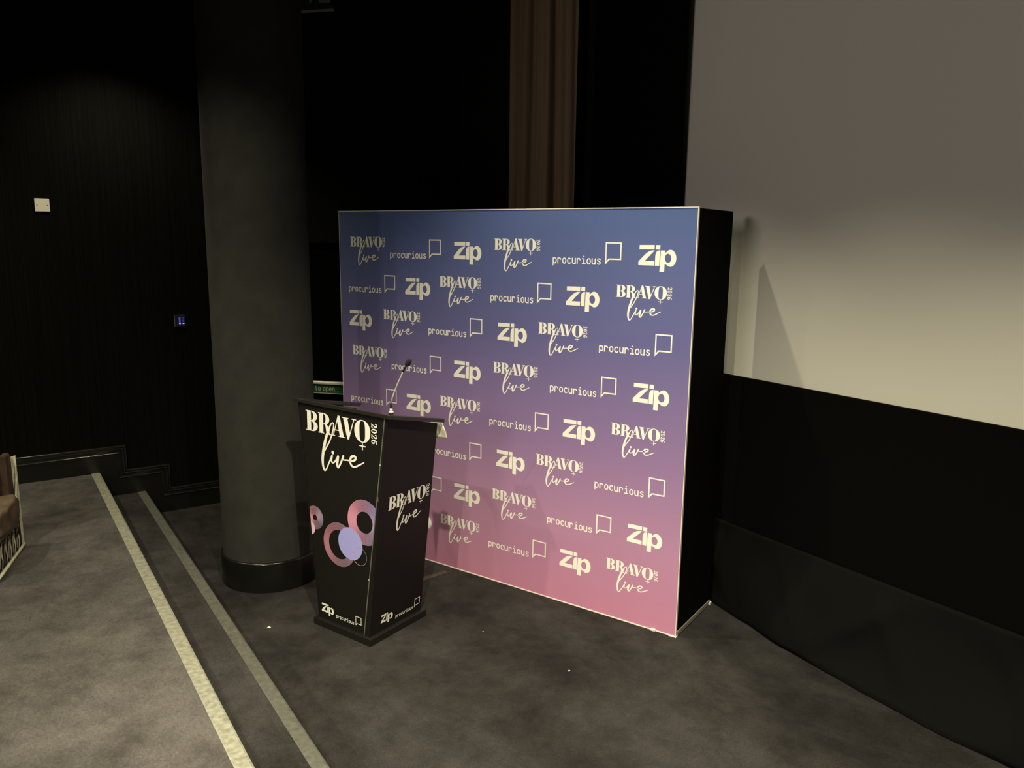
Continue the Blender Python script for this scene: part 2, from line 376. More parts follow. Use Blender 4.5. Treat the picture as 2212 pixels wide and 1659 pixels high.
def text(A, s, x, y, xh, adv, wd, dots=True):
    for ch in s:
        if ch != ' ':
            for st in GL[ch]:
                A.stroke([(x + px * xh, y + py * xh) for px, py in st], wd, smooth=False)
            if ch == 'i' and dots: A.disc(x + .36 * xh, y + 1.42 * xh, wd * .62, wd * .62, 12)
        x += adv * (.62 if ch == ' ' else 1)

def bubble_art():
    A = Art()
    text(A, 'procurious', -.4105, -.1150, .0275, .0301, .0062)
    h = .0036
    pts = [(-.0925 + h, -.108), (-.0925 + h, -h), (-h, -h), (-h, -.0905 + h), (-.0700, -.0905 + h), (-.0925 + h, -.108)]
    for a, b in zip(pts, pts[1:]): A.stroke([a, b], .0072, cap=False, smooth=False)
    for q in pts[1:5]: A.poly([(q[0] - h, q[1] - h), (q[0] + h, q[1] - h), (q[0] + h, q[1] + h), (q[0] - h, q[1] + h)])
    A.poly([(-.0925, -.100), (-.0925, -.1165), (-.0795, -.1005)])
    return A

# ================================================================== the room
YL = 6.209; RIS = 0.185; XS = 3.56; CEIL = 4.25; X1, X2 = 0.600, 0.892; XB, YB = -10.0, -4.5
WX0 = 1.75; WD = Vector((0.684, -0.729, 0)).normalized(); WEND = WX0 + (XS + 0.1 - WX0); WLEN = (XS + 0.12 - WX0) / WD.x

struct(box('floor', X2 - 0.002, XS + 0.3, YB, YL + 0.1, -0.1, 0.0, M['carpet']), 'dark mottled carpet floor around the lectern')
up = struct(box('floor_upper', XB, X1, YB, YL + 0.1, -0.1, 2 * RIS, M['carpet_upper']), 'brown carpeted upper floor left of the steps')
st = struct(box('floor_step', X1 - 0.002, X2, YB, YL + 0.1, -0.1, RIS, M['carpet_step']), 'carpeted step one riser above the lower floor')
M['nosing_shaded'] = mat('shaded_nosing_rubber', (0.062, 0.062, 0.052), 0.6, noise=0.25, scale=45, bump=0.3, bscale=90, spec=0.3)  # same rubber, with the weaker light on the step put into its colour
def nosing(x1, z, par, mt):
    prof = [(x1 - 0.054, z), (x1 - 0.054, z + 0.0025), (x1 - 0.050, z + 0.004), (x1 - 0.004, z + 0.004), (x1 + 0.003, z + 0.001), (x1 + 0.004, z - 0.006), (x1 + 0.004, z - 0.028), (x1, z - 0.028), (x1 - 0.001, z - 0.001)]
    ys = [YB + (YL - YB) * i / 1 for i in range(2)]
    vs = [(x, y, zz) for y in ys for x, zz in prof]; n = len(prof)
    fs = [(k, (k + 1) % n, n + (k + 1) % n, n + k) for k in range(n)] + [tuple(range(n)), tuple(range(n, 2 * n))]
    mesh('nosing_strip', vs, fs, mt, par)
nosing(X1, 2 * RIS, up, M['nosing']); nosing(X2, RIS, st, M['nosing_shaded'])

struct(box('wall_left', XB, WX0 + 0.25, YL, YL + 0.15, -0.1, CEIL, M['wall']), 'black fabric-covered side wall with fine vertical threads')
struct(box('wall_back', XB - 0.15, XB, YB, YL + 0.15, -0.1, CEIL, M['black_wall']))
struct(box('wall_right', XB, XS + 0.3, YB - 0.15, YB, -0.1, CEIL, M['black_wall']))
struct(box('wall_front', XS + 0.10, XS + 0.3, YB, YL + 0.15, -0.1, CEIL, M['black_wall']))
struct(box('ceiling', XB - 0.15, XS + 0.3, YB - 0.15, YL + 0.15, CEIL, CEIL + 0.1, M['black_wall']))
# angled wall with the fire exit in the corner
ang = math.atan2(WD.y, WD.x)
DU0, DU1, DH = 0.03, 0.95, 2.03
def in_wall(o): o.location = (WX0, YL, 0); o.rotation_euler = (0, 0, ang); return o
bm = bmesh.new()   # local x along the wall, y into the wall
bm_box(bm, -0.05, DU0, 0, 0.12, 0, CEIL); bm_box(bm, DU1, WLEN, 0, 0.12, 0, CEIL); bm_box(bm, DU0, DU1, 0, 0.12, DH, CEIL)
struct(in_wall(bmobj('wall_corner', bm, M['black_wall'])), 'black angled wall between the column and the curtain')
bm = bmesh.new()
bm_box(bm, DU0 + 0.012, DU1 - 0.012, 0.03, 0.075, 0.006, DH - 0.012, 0.002)
door = struct(in_wall(bmobj('door_1', bm, M['panel_black'])), 'black fire exit door with a push bar behind the column')
bm = bmesh.new()
bm_box(bm, DU0 - 0.05, DU0 + 0.01, -0.015, 0.03, 0, DH + 0.05, 0.002); bm_box(bm, DU1 - 0.01, DU1 + 0.05, -0.015, 0.03, 0, DH + 0.05, 0.002); bm_box(bm, DU0 + 0.01, DU1 - 0.01, -0.015, 0.03, DH - 0.01, DH + 0.05, 0.002)
bmobj('door_frame', bm, M['black_wall'], door)
bm = bmesh.new()
bm_box(bm, DU0 + 0.06, DU1 - 0.06, -0.035, -0.005, 0.950, 0.974, 0.006); bm_box(bm, DU0 + 0.06, DU0 + 0.10, -0.03, 0.03, 0.94, 0.985, 0.004); bm_box(bm, DU1 - 0.10, DU1 - 0.06, -0.03, 0.03, 0.94, 0.985, 0.004)
bmobj('push_bar', bm, M['steel'], door)
box('bar_sign', DU0 + 0.10, DU1 - 0.10, -0.012, -0.006, 0.882, 0.944, M['green'], door)['label'] = 'green strip sign reading Push bar to open'
box('sign_edge', DU0 + 0.10, DU1 - 0.10, -0.0135, -0.006, 0.876, 0.881, M['sign_text'], door)
A = Art(); text(A, 'Push bar to open', 0.295, 0.900, 0.0235, 0.0256, 0.0052)
A.obj('sign_lettering', M['sign_text'], door, Matrix.Translation((0, -0.0135, 0)))

# stepped skirting on the left wall, moulding mitred round the steps
SK = 0.187
poly_top = [(XB, 2 * RIS + SK), (0.783, 2 * RIS + SK), (0.783, RIS + SK), (1.070, RIS + SK), (1.070, SK), (WX0, SK)]
prof = [(0.0, 0.0), (0.0, 0.010)]
for c0, r0, t0 in ((0.008, 0.008, 0.012), (0.0245, 0.008, 0.012)):      # two round beads
    prof += [(c0 - r0 * math.cos(a), t0 + r0 * math.sin(a)) for a in [PI * k / 10 for k in range(11)]]
prof += [(0.034, 0.011), (0.050, 0.010), (0.0505, 0.010)]
prof += [(0.056 - 0.0055 * math.cos(a), 0.010 + 0.007 * math.sin(a)) for a in [PI * k / 10 for k in range(11)]]
prof += [(0.0645, 0.009), (0.0645, 0.0)]
def offs(pl, d):
    """offset the stepped polyline down/left by d"""
    out = []
    for i, (x, z) in enumerate(pl):
        if i in (0, len(pl) - 1): out.append((x, z - d))
        else: out.append((x - d, z - d))
    return out
vs, fs = [], []
rings = [[(x, YL - t, z) for x, z in offs(poly_top, d)] for d, t in prof]
nk = len(poly_top)
for r_ in rings: vs += r_
for i in range(len(prof) - 1):
    for k in range(nk - 1): fs.append((i * nk + k, i * nk + k + 1, (i + 1) * nk + k + 1, (i + 1) * nk + k))
M['gloss_skirting'] = mat('skirting_gloss', (0.007, 0.007, 0.006), 0.19, spec=1.0)
bb = struct(mesh('baseboard_left', vs, fs, M['gloss_skirting'], None, True), 'glossy black moulded skirting following the steps down')
bb.data.set_sharp_from_angle(angle=math.radians(38))
b0 = offs(poly_top, 0.06)
plain = [(b0[0][0], 2 * RIS)] + [b0[0], b0[1], b0[2], b0[3], b0[4], b0[5], (WX0, 0), (X2 + .0, 0), (X2, RIS), (X1, RIS), (X1, 2 * RIS)]
n = len(plain)
A = Art(); A.poly(plain)
vs = [(x, YL - 0.009, z) for x, z in A.v]
mesh('plain_board', vs, A.f, M['gloss_black'], bb)

# ---- projection screen, masking, lower wall, floor drape
scr = thing('projection_screen', 'huge pale cinema screen filling the right side above the black panel', 'screen', (XS, 0, 1.3))
mesh('screen_sheet', [(0, 3.95, -0.2), (0, -4.4, -0.2), (0, -4.4, 2.85), (0, 3.95, 2.85), (0.02, 3.95, -0.2), (0.02, -4.4, -0.2), (0.02, -4.4, 2.85), (0.02, 3.95, 2.85)],
     [(0, 1, 2, 3), (4, 5, 6, 7), (0, 1, 5, 4), (1, 2, 6, 5), (2, 3, 7, 6), (3, 0, 4, 7)], M['screen'], scr)
tag(box('masking_panel', XS - 0.10, XS - 0.06, 3.445, 4.25, 0.05, 4.2, M['panel_black'], bev=0.015), 'black masking panel between the brown curtain and the screen', 'panel')
struct(box('trim_1', XS - 0.065, XS - 0.045, -4.4, 3.44, 0.46, 1.325, M['panel_black']), 'flat black panel below the cinema screen')
HEM = [(4.1, 3.47), (3.3, 3.44), (2.95, 3.385), (2.88, 3.365), (2.66, 3.34), (2.35, 3.29), (2.08, 3.272), (1.85, 3.258), (1.53, 3.243), (1.24, 3.275), (0.9, 3.26), (0.4, 3.24), (-0.5, 3.27), (-2, 3.25), (-4.4, 3.26)]
def hemx(y):
    for (a, xa), (b, xb) in zip(HEM, HEM[1:]):
        if b <= y <= a:
            t = (a - y) / (a - b); t = t * t * (3 - 2 * t); return xa + (xb - xa) * t
    return HEM[-1][1]
NY, NZ = 220, 22; vs, fs = [], []
for i in range(NY + 1):
    y = 4.1 - 8.5 * i / NY
    hx = hemx(y); tx = XS - 0.105
    for j in range(NZ + 1):
        t = j / NZ
        fold = 0.012 * math.sin(y * 5.3 + t * 2.0) * t + 0.016 * math.sin(y * 9 - t * 3.5 + 1) * t * (1 - t * .5) + 0.11 * math.sin((y - t * 0.55) * 3.4 + 0.8) * t * (1 - t) + 0.03 * math.sin((y + t * 0.9) * 6.1) * t * (1 - t) + 0.16 * (1 - abs(math.sin((y - t * 0.5) * 3.3 + 0.4))) ** 3 * t * (1 - t) + 0.08 * (1 - abs(math.sin((y + t * 0.35) * 5.7 + 1.1))) ** 4 * t * (1 - t)
        x = tx + (hx - tx) * (0.28 * t + 0.72 * t ** 1.7) - max(-.03, fold) * (1 if t < 1 else .3)
        z = 0.475 * (1 - t) + 0.006
        vs.append((x, y, z))
for i in range(NY):
    for j in range(NZ): a = i * (NZ + 1) + j; fs.append((a, a + 1, a + NZ + 2, a + NZ + 1))
dr = mesh('floor_drape', vs, fs, M['drape'], None, True)
tag(dr, 'soft black cloth skirt falling to the carpet below the screen panel', 'drape')
sm = dr.modifiers.new('thickness', 'SOLIDIFY'); sm.thickness = 0.006; sm.offset = 1

# ---- brown curtain in the corner
cu = thing('stage_curtain', 'narrow brown pleated curtain hanging above the printed backdrop', 'curtain', (WX0 + WD.x * 2.045, YL + WD.y * 2.045, 0), ang)
NP, NH = 150, 10; CW = 0.452; vs, fs = [], []
for i in range(NP + 1):
    u = CW * i / NP
    for j in range(NH + 1):
        z = 0.05 + 4.1 * j / NH
        s_ = u + 0.012 * math.sin(z * 0.9 + u * 9)
        d = 0.014 * math.sin(s_ * 46) + 0.010 * math.sin(s_ * 83 + 1.3 + .2 * z) + 0.012 * math.sin(s_ * 21 + .5 * math.sin(z))
        vs.append((u, -0.13 + d, z))
for i in range(NP):
    for j in range(NH): a = i * (NH + 1) + j; fs.append((a, a + 1, a + NH + 2, a + NH + 1))
c_ = mesh('curtain_cloth', vs, fs, M['curtain'], cu, True); sm = c_.modifiers.new('thickness', 'SOLIDIFY'); sm.thickness = 0.004
tube('curtain_rail', [(-0.1, -0.13, 4.18), (CW + 0.1, -0.13, 4.18)], 0.014, M['gloss_black'], cu)

# ---- round column
CX, CY, CR = 1.364, 4.681, 0.283
co = thing('round_column', 'round column wrapped in dark grey fabric, standing behind the lectern', 'column', (CX, CY, 0))
lathe('shaft', [(CR, 0.17), (CR, 0.182), (CR, 1.2), (CR, 2.4), (CR, CEIL)], M['column'], co, 128)
lathe('base_ring', [(CR, 0.0), (CR + 0.014, 0.0), (CR + 0.014, 0.172), (CR + 0.0125, 0.1775), (CR + 0.009, 0.181), (CR + 0.004, 0.1825), (CR - 0.004, 0.1825)], M['gloss_black'], co, 128)['label'] = 'glossy black ring round the foot'

# ---- wall fittings
sw = thing('blanking_plate', 'small square white blank plate on the black left wall', 'wall plate', (0.3945, YL, 2.247))
box('plate', -0.043, 0.043, -0.010, 0, -0.043, 0.043, M['white_plastic'], sw, 0.003)
for sx in (-1, 1):
    o = lathe('screw', [(0.0, 0.0018), (0.0022, 0.0016), (0.0036, 0.0006), (0.0036, 0)], M['screw'], sw, 16)
    o.matrix_local = Matrix.Translation((sx * 0.0302, -0.010, 0)) @ Matrix.Rotation(PI / 2, 4, 'X')
cp = thing('control_panel', 'tiny black wall control with two columns of blue lights', 'control panel', (1.2075, YL, 1.4435))
box('housing', -0.036, 0.036, -0.014, 0, -0.043, 0.043, M['black_plastic'], cp, 0.002)
box('side_rim', -0.0385, -0.0355, -0.0145, 0, -0.043, 0.0435, M['screw'], cp, 0.0006)
for cxl in (-0.001, 0.024):
    for k in range(5):
        mt = M['led_white'] if k == 4 else (M['led'] if cxl < 0.01 else M['led_dim'])
        zz = 0.019 - k * 0.0096 - (0.003 if k == 4 else 0)
        box('indicator_light', cxl - 0.0075, cxl + 0.0035, -0.0155, -0.0135, zz - 0.0026, zz + 0.0026, mt, cp)
ex = thing('exit_sign', 'dim green exit sign with white pictogram high in the dark corner', 'sign', (WX0 + WD.x * 0.617, YL + WD.y * 0.617, 3.625), ang)
box('sign_plate', -0.128, 0.128, -0.03, -0.006, 0.012, 0.262, M['green'], ex, 0.002)
box('bottom_rail', -0.128, 0.128, -0.034, -0.006, 0.0, 0.013, M['white_plastic'], ex, 0.002)
box('wall_bracket', -0.10, 0.10, -0.006, 0.0, 0.03, 0.24, M['black_plastic'], ex)
A = Art(); A.poly([(-0.075, 0.125), (-0.012, 0.125), (-0.0435, 0.052)]); A.poly([(-0.055, 0.12), (-0.032, 0.12), (-0.032, 0.22), (-0.055, 0.22)])
A.poly([(0.025, 0.055), (0.105, 0.055), (0.105, 0.225), (0.025, 0.225)]); A.obj('pictogram', M['sign_text'], ex, Matrix.Translation((0, -0.0312, 0)))

# ================================================================== printed backdrop stand
BA = -0.37598
BX, BY, BW, BH, BD = 2.9037, 2.7374, 2.469, 2.232, 0.484
BL = Vector((math.sin(BA), math.cos(BA), 0)); brot = math.atan2(-BL.y, -BL.x)
bo = Vector((BX, BY, 0)) + BL * BW
bk = thing('backdrop_stand', 'large printed backdrop fading from blue to pink with rows of cream logos', 'backdrop', bo, brot)
E_ = 0.0032
bfp = box('front_panel', E_, BW - E_, 0.0, 0.012, 0.008, BH - 0.005, M['banner'], bk)
box('side_panel', BW - 0.010, BW, 0.012, BD - 0.002, 0.030, BH - 0.006, M['side_black'], bk)
box('side_panel', 0.0, 0.010, 0.012, BD - 0.002, 0.030, BH - 0.006, M['side_black'], bk)
for nm, q in (('edge_trim', (0, E_, -0.002, 0.012, 0.010, BH)), ('edge_trim', (BW - E_, BW + 0.001, -0.002, 0.012, 0.010, BH)), ('edge_trim', (E_, BW - E_, -0.002, 0.012, BH - 0.005, BH)), ('edge_trim', (0, BW, -0.003, 0.012, 0.002, 0.008))):
    box(nm, *q, M['alu'], bk, 0.0005)
box('bottom_rail', BW - 0.014, BW + 0.004, 0.012, BD, 0.004, 0.030, M['rail'], bk, 0.002); box('bottom_rail', -0.004, 0.014, 0.012, BD, 0.004, 0.030, M['rail'], bk, 0.002)
for cx_ in (0.02, BW - 0.02):
    box('foot', cx_ - 0.024, cx_ + 0.03, BD - 0.02, BD + 0.012, 0.0, 0.016, M['alu'], bk, 0.003)
    box('corner_foot', cx_ - 0.02, cx_ + 0.024, -0.006, 0.02, 0.0, 0.006, M['alu'], bk, 0.001)
    box('rear_post', cx_ - 0.010, cx_ + 0.010, BD - 0.024, BD - 0.006, 0.02, BH - 0.01, M['black_plastic'], bk)
box('foot', BW - 0.145, BW - 0.115, -0.010, 0.004, 0.0, 0.013, M['alu'], bk, 0.003)
EV, BO, BU = event_art().data('event_logo', M['print']), bold_art().data('bold_logo', M['print']), bubble_art().data('bubble_logo', M['print'])
rowA = [('e', .100), ('u', .865), ('z', .967), ('e', 1.258), ('u', 2.065), ('z', 2.166)]
rowB = [('u', .491), ('z', .579), ('e', .853), ('u', 1.648), ('z', 1.746), ('e', 2.042)]
rowC = [('z', .082), ('e', .385), ('u', 1.177), ('z', 1.291), ('e', 1.568), ('u', 2.367)]
for ri, z in enumerate((2.068, 1.842, 1.614, 1.361, 1.109, 0.858, 0.590, 0.345)):
    for kind, x in (rowA, rowB, rowC)[ri % 3]:
        nm, me, dz = {'e': ('event_logo', EV, 0), 'u': ('bubble_logo', BU, -0.010), 'z': ('bold_logo', BO, -0.022)}[kind]
        o = bpy.data.objects.new(nm, me); COL.objects.link(o); o.parent = bfp; o.location = (x, -0.0005, z + dz)

# ================================================================== lectern
PA = -0.36700; PX, PY = 1.5033, 3.5113
PL = Vector((math.sin(PA), math.cos(PA), 0)); prot = math.atan2(-PL.y, -PL.x)
lc = thing('lectern', 'black tapered lectern printed with cream logos and pink rings', 'lectern', (PX, PY, 0), prot)
# local x = -s (right seen from the front), y = n (backwards)
W0 = 0.425
M['base_black'] = mat('base_black', (0.0085, 0.0082, 0.007), 0.35, spec=0.5)
box('base_plate', -W0 - 0.002, 0.003, -0.003, W0 + 0.003, 0.0, 0.039, M['base_black'], lc, 0.003)
TL_, TR_, BLx, BRx = -0.530, 0.107, -0.405, -0.020   # body x at the top and at the bottom
ZT, ZTB, ZB = 1.2105, 1.113, 0.039
FN0, FN1, BK0, BK1 = 0.018, 0.029, 0.408, 0.421
TRB = BRx + (TR_ - BRx) * (ZTB - ZB) / (ZT - ZB); TLB = BLx + (TL_ - BLx) * (ZTB - ZB) / (ZT - ZB)
lerp = lambda a, b, t: a + (b - a) * t
def fy(z): return lerp(FN0, FN1, (z - ZB) / (ZT - ZB))
# side and rear carcass panels
lsp = hexa('side_panel', [(BRx - 0.016, FN0 + 0.014, ZB), (BRx, FN0 + 0.014, ZB), (BRx, BK0, ZB), (BRx - 0.016, BK0, ZB), (TR_ - 0.016, FN1 + 0.014, ZT), (TR_, FN1 + 0.014, ZT), (TRB, BK1, ZTB), (TRB - 0.016, BK1, ZTB)], M['lectern_dark'], lc)
hexa('side_panel', [(BLx, FN0 + 0.014, ZB), (BLx + 0.016, FN0 + 0.014, ZB), (BLx + 0.016, BK0, ZB), (BLx, BK0, ZB), (TL_, FN1 + 0.014, ZT), (TL_ + 0.016, FN1 + 0.014, ZT), (TLB + 0.016, BK1, ZTB), (TLB, BK1, ZTB)], M['lectern_dark'], lc)
hexa('shelf', [(-0.44, 0.06, 0.80), (0.04, 0.06, 0.80), (0.04, 0.40, 0.80), (-0.44, 0.40, 0.80), (-0.44, 0.06, 0.818), (0.04, 0.06, 0.818), (0.04, 0.40, 0.818), (-0.44, 0.40, 0.818)], M['lectern_dark'], lc)
# front panel and its two corner strips
def fslab(name, xt0, xt1, xb0, xb1, y0, y1, mt, bev=0.0):
    return hexa(name, [(xb0, FN0 + y0, ZB), (xb1, FN0 + y0, ZB), (xb1, FN0 + y1, ZB), (xb0, FN0 + y1, ZB), (xt0, FN1 + y0, ZT), (xt1, FN1 + y0, ZT), (xt1, FN1 + y1, ZT), (xt0, FN1 + y1, ZT)], mt, lc, bev)
lfp = fslab('front_panel', -0.5205, 0.099, -0.3965, -0.0625, 0.001, 0.014, M['lectern'])
fslab('edge_trim', 0.0985, 0.1035, -0.0625, -0.0575, -0.003, 0.014, M['edge_strip'])
fslab('corner_post', 0.1035, TR_ + 0.002, -0.0575, BRx, -0.001, 0.014, M['lectern'], 0.001)
fslab('corner_post', TL_, -0.5225, BLx, -0.3985, -0.001, 0.014, M['lectern'], 0.001)
# sloping top
th = 0.020
def topz(n): return 1.231 - (n - 0.018) * 0.092 / 0.418
def rail(name, x0, x1, n0, n1, dz0=0.0, t=th, mt=None):
    z = lambda n: topz(n) - dz0
    return hexa(name, [(x0, n0, z(n0) - t), (x1, n0, z(n0) - t), (x1, n1, z(n1) - t), (x0, n1, z(n1) - t), (x0, n0, z(n0)), (x1, n0, z(n0)), (x1, n1, z(n1)), (x0, n1, z(n1))], mt or M['lectern_trim'], lc, 0.0025)
rail('top_rail', -0.560, 0.135, 0.017, 0.046)
rail('top_rail', -0.560, -0.522, 0.046, 0.470); rail('top_rail', 0.097, 0.135, 0.046, 0.434)
rail('rail_tip', -0.560, -0.530, 0.470, 0.486, -0.001, 0.012)
BZ = lambda n: 1.186 - (n - 0.046) * 0.29
hexa('reading_board', [(-0.528, 0.046, BZ(.046) - .016), (0.099, 0.046, BZ(.046) - .016), (0.092, 0.412, BZ(.412) - .016), (-0.518, 0.412, BZ(.412) - .016), (-0.528, 0.046, BZ(.046)), (0.099, 0.046, BZ(.046)), (0.092, 0.412, BZ(.412)), (-0.518, 0.412, BZ(.412))], M['lectern_dark'], lc)
# screws along the corner posts
for x, z in ((0.0735, 0.972), (-0.0135, 0.352)):
    o = lathe('screw', [(0, .0025), (.003, .0022), (.0048, .0008), (.0048, 0)], M['steel'], lc, 14); o.matrix_local = Matrix.Translation((x - .006, fy(z) - 0.001, z)) @ Matrix.Rotation(PI / 2, 4, 'X')
o = lathe('screw', [(0, .0025), (.003, .0022), (.0048, .0008), (.0048, 0)], M['steel'], lc, 14); o.matrix_local = Matrix.Translation((-0.429, fy(.33) + 0.006, .331)) @ Matrix.Rotation(PI / 2, 4, 'X')
box('clip', 0.048, 0.052, fy(.79) - 0.004, fy(.79), 0.782, 0.806, M['edge_strip'], lc)
# prints on the front
ftilt = math.atan2(FN1 - FN0, ZT - ZB)
def fmat(x, z, sx, sz, off=0.0016):
    return Matrix.Translation((x, fy(z) - off + 0.001, z)) @ Matrix.Rotation(-ftilt, 4, 'X') @ Matrix.Diagonal((sx, 1, sz, 1))
def pobj(nm, me, mw, par=None):
    o = bpy.data.objects.new(nm, me); COL.objects.link(o); o.parent = par or lfp; o.matrix_local = mw; return o
pobj('event_logo', EV, fmat(-0.4705, 1.176, 1.667, 1.69)); pobj('bold_logo', BO, fmat(-0.3797, 0.1267, 0.455, 0.47)); pobj('bubble_logo', BU, fmat(-0.0805, 0.126, 0.456, 0.456))
# prints on the right-hand side
stl = math.atan2(TR_ - BRx, ZT - ZB)
def smat(n, d, sx, sz):
    z = 0.03 + d * math.cos(stl); x = BRx + (z - ZB) * math.tan(stl) + 0.0012
    R_ = Matrix(((0, -math.cos(stl), math.sin(stl)), (1, 0, 0), (0, math.sin(stl), math.cos(stl)))).to_4x4()
    return Matrix.Translation((x, n, z)) @ R_ @ Matrix.Diagonal((sx, 1, sz, 1))
pobj('event_logo', EV, smat(0.0882, 0.7625, 0.99, 1.13), lsp); pobj('bold_logo', BO, smat(0.0925, 0.1017, 0.43, 0.46), lsp); pobj('bubble_logo', BU, smat(0.391, 0.096, 0.456, 0.456), lsp)

# ring artwork on the front panel, cut off at the panel edges
def clip_edges(bm):
    for p0, p1, sgn in (((-0.5195, 1.21), (-0.3955, 0.039), 1), ((0.0985, 1.21), (-0.0625, 0.039), -1)):
        d = Vector((p1[0] - p0[0], 0, p1[1] - p0[1])).normalized(); no = Vector((-d.z, 0, d.x)) * -sgn
        # keep the side towards the panel middle
        mid = Vector((-0.2, 0, 0.6)) - Vector((p0[0], 0, p0[1]))
        if no.dot(mid) > 0: no = -no
        bmesh.ops.bisect_plane(bm, geom=bm.verts[:] + bm.edges[:] + bm.faces[:], plane_co=(p0[0], 0, p0[1]), plane_no=no, clear_outer=True, dist=1e-6)
def artobj(name, A, mt, off):
    bm = bmesh.new(); vs = [bm.verts.new((x, 0, z)) for x, z in A.v]
    for f in A.f:
        try: bm.faces.new([vs[i] for i in f])
        except ValueError: pass
    clip_edges(bm)
    for v in bm.verts: v.co.y = fy(v.co.z) + 0.001 - off
    return bmobj(name, bm, mt, lfp)
def ring_lines(cx, cz, r0, r1, n, dense=180, k=0.55):
    A = Art(); N_ = 96; st_ = (r1 - r0) / n
    for i in range(n):
        ra = r0 + st_ * i; b = len(A.v)
        for q in range(N_):
            a = 2 * PI * q / N_; c = 0.5 + 0.5 * math.cos(2 * (a - math.radians(dense)))
            wv = st_ * (k + (1.02 - k) * c ** 1.5)
            A.v += [(cx + ra * math.cos(a), cz + ra * math.sin(a)), (cx + (ra + wv) * math.cos(a), cz + (ra + wv) * math.sin(a))]
        for q in range(N_):
            q2 = (q + 1) % N_; A.f.append((b + 2 * q, b + 2 * q + 1, b + 2 * q2 + 1, b + 2 * q2))
    return A
def two_tone(name, x0, x1, ca, cb): return ramp_mat(name, [(x0, ca), (x1, cb)], 0, 0.7, 0.1)
PINK, LIL, DPINK = (0.58, 0.25, 0.36), (0.30, 0.26, 0.50), (0.38, 0.165, 0.22)
artobj('ring_print', ring_lines(-0.048, 0.651, 0.0575, 0.121, 14), two_tone('ring_pink', -0.10, 0.02, PINK, LIL), 0.0014)
artobj('ring_print', ring_lines(-0.234, 0.490, 0.079, 0.120, 12, 195, 0.6), two_tone('ring_rose', -0.30, -0.13, DPINK, (0.26, 0.22, 0.32)), 0.0014)
artobj('ring_print', ring_lines(-0.419, 0.5975, 0.0165, 0.0655, 12, 20, 0.42), two_tone('ring_small', -0.46, -0.36, (0.62, 0.28, 0.32), (0.22, 0.20, 0.33)), 0.0014)
A = Art(); A.disc(-0.152, 0.5145, 0.0885, 0.0870, 64); artobj('disc_print', A, M['lilac'], 0.0022)
A = Art(); A.disc(-0.462, 0.534, 0.043, 0.040, 48); artobj('disc_print', A, M['pinkish'], 0.0022)
A = Art(); A.stroke(arc(-0.0845, 0.462, 0.0500, 0.0480, 0, 360, 72), 0.0022, cap=False, smooth=False); artobj('thin_ring_print', A, two_tone('thin_ring', -0.13, -0.035, (0.62, 0.40, 0.55), (0.25, 0.23, 0.30)), 0.0028)

# ---- things on the lectern
def LW(s, n, z): return Vector((PX, PY, 0)) + PL * s + Vector((math.cos(PA), -math.sin(PA), 0)) * n + Vector((0, 0, z))
mz = BZ(0.2) + 0.001; mlift = topz(0.2) - mz
_ml = lambda pts: [(x, y, z + mlift) for x, y, z in pts]
mc = thing('gooseneck_microphone', 'thin silver gooseneck microphone with black foam head, rising from the lectern', 'microphone', LW(0.022, 0.2, mz), prot)
lathe('base_post', [(0, 0), (0.026, 0), (0.026, 0.006), (0.011, 0.009), (0.011, mlift), (0, mlift)], M['black_plastic'], mc, 24)
lathe('socket', [(r, z + mlift) for r, z in [(0.0125, 0), (0.0125, 0.006), (0.008, 0.009), (0.008, 0.020), (0.006, 0.024), (0, 0.024)]], M['steel'], mc, 24)
lathe('collar', [(r, z + mlift) for r, z in [(0.0062, 0.024), (0.0062, 0.045), (0.004, 0.049), (0, 0.049)]], M['black_plastic'], mc, 20)
tube('stem', _ml([(0.0005, 0, 0.044), (0.012, 0, 0.085), (0.044, 0, 0.150), (0.077, 0, 0.206), (0.085, 0, 0.222)]), [0.0052, 0.0040, 0.0036, 0.0036, 0.0036], M['steel'], mc)
tube('neck', _ml([(0.084, 0, 0.220), (0.099, 0, 0.243), (0.112, 0, 0.259)]), 0.0045, M['black_plastic'], mc)
tube('mic_head', _ml([(0.108, 0, 0.252), (0.112, 0, 0.2575), (0.118, 0, 0.266), (0.126, 0, 0.277), (0.133, 0, 0.286), (0.137, 0, 0.2905)]), [0.004, 0.0105, 0.0135, 0.0135, 0.0105, 0.003], M['foam'], mc, 18)
pp = thing('loose_paper', 'pale sheet of paper hanging behind the right edge of the lectern', 'paper', LW(-0.09, 0.430, 1.03), prot)
vs, fs = [], []
for i in range(9):
    for j in range(9):
        u, v = i / 8, j / 8
        vs.append((-0.06 + u * (0.111 - 0.028 * max(0, (v - .45) / .55) ** 1.2), 0.012 + 0.012 * math.sin(v * 4 + u * 2) * .6, -0.004 + v * 0.092 + 0.004 * u))
for i in range(8):
    for j in range(8): a = i * 9 + j; fs.append((a, a + 1, a + 10, a + 9))
mesh('sheet', vs, fs, M['paper'], pp, True).modifiers.new('thickness', 'SOLIDIFY').thickness = 0.0008

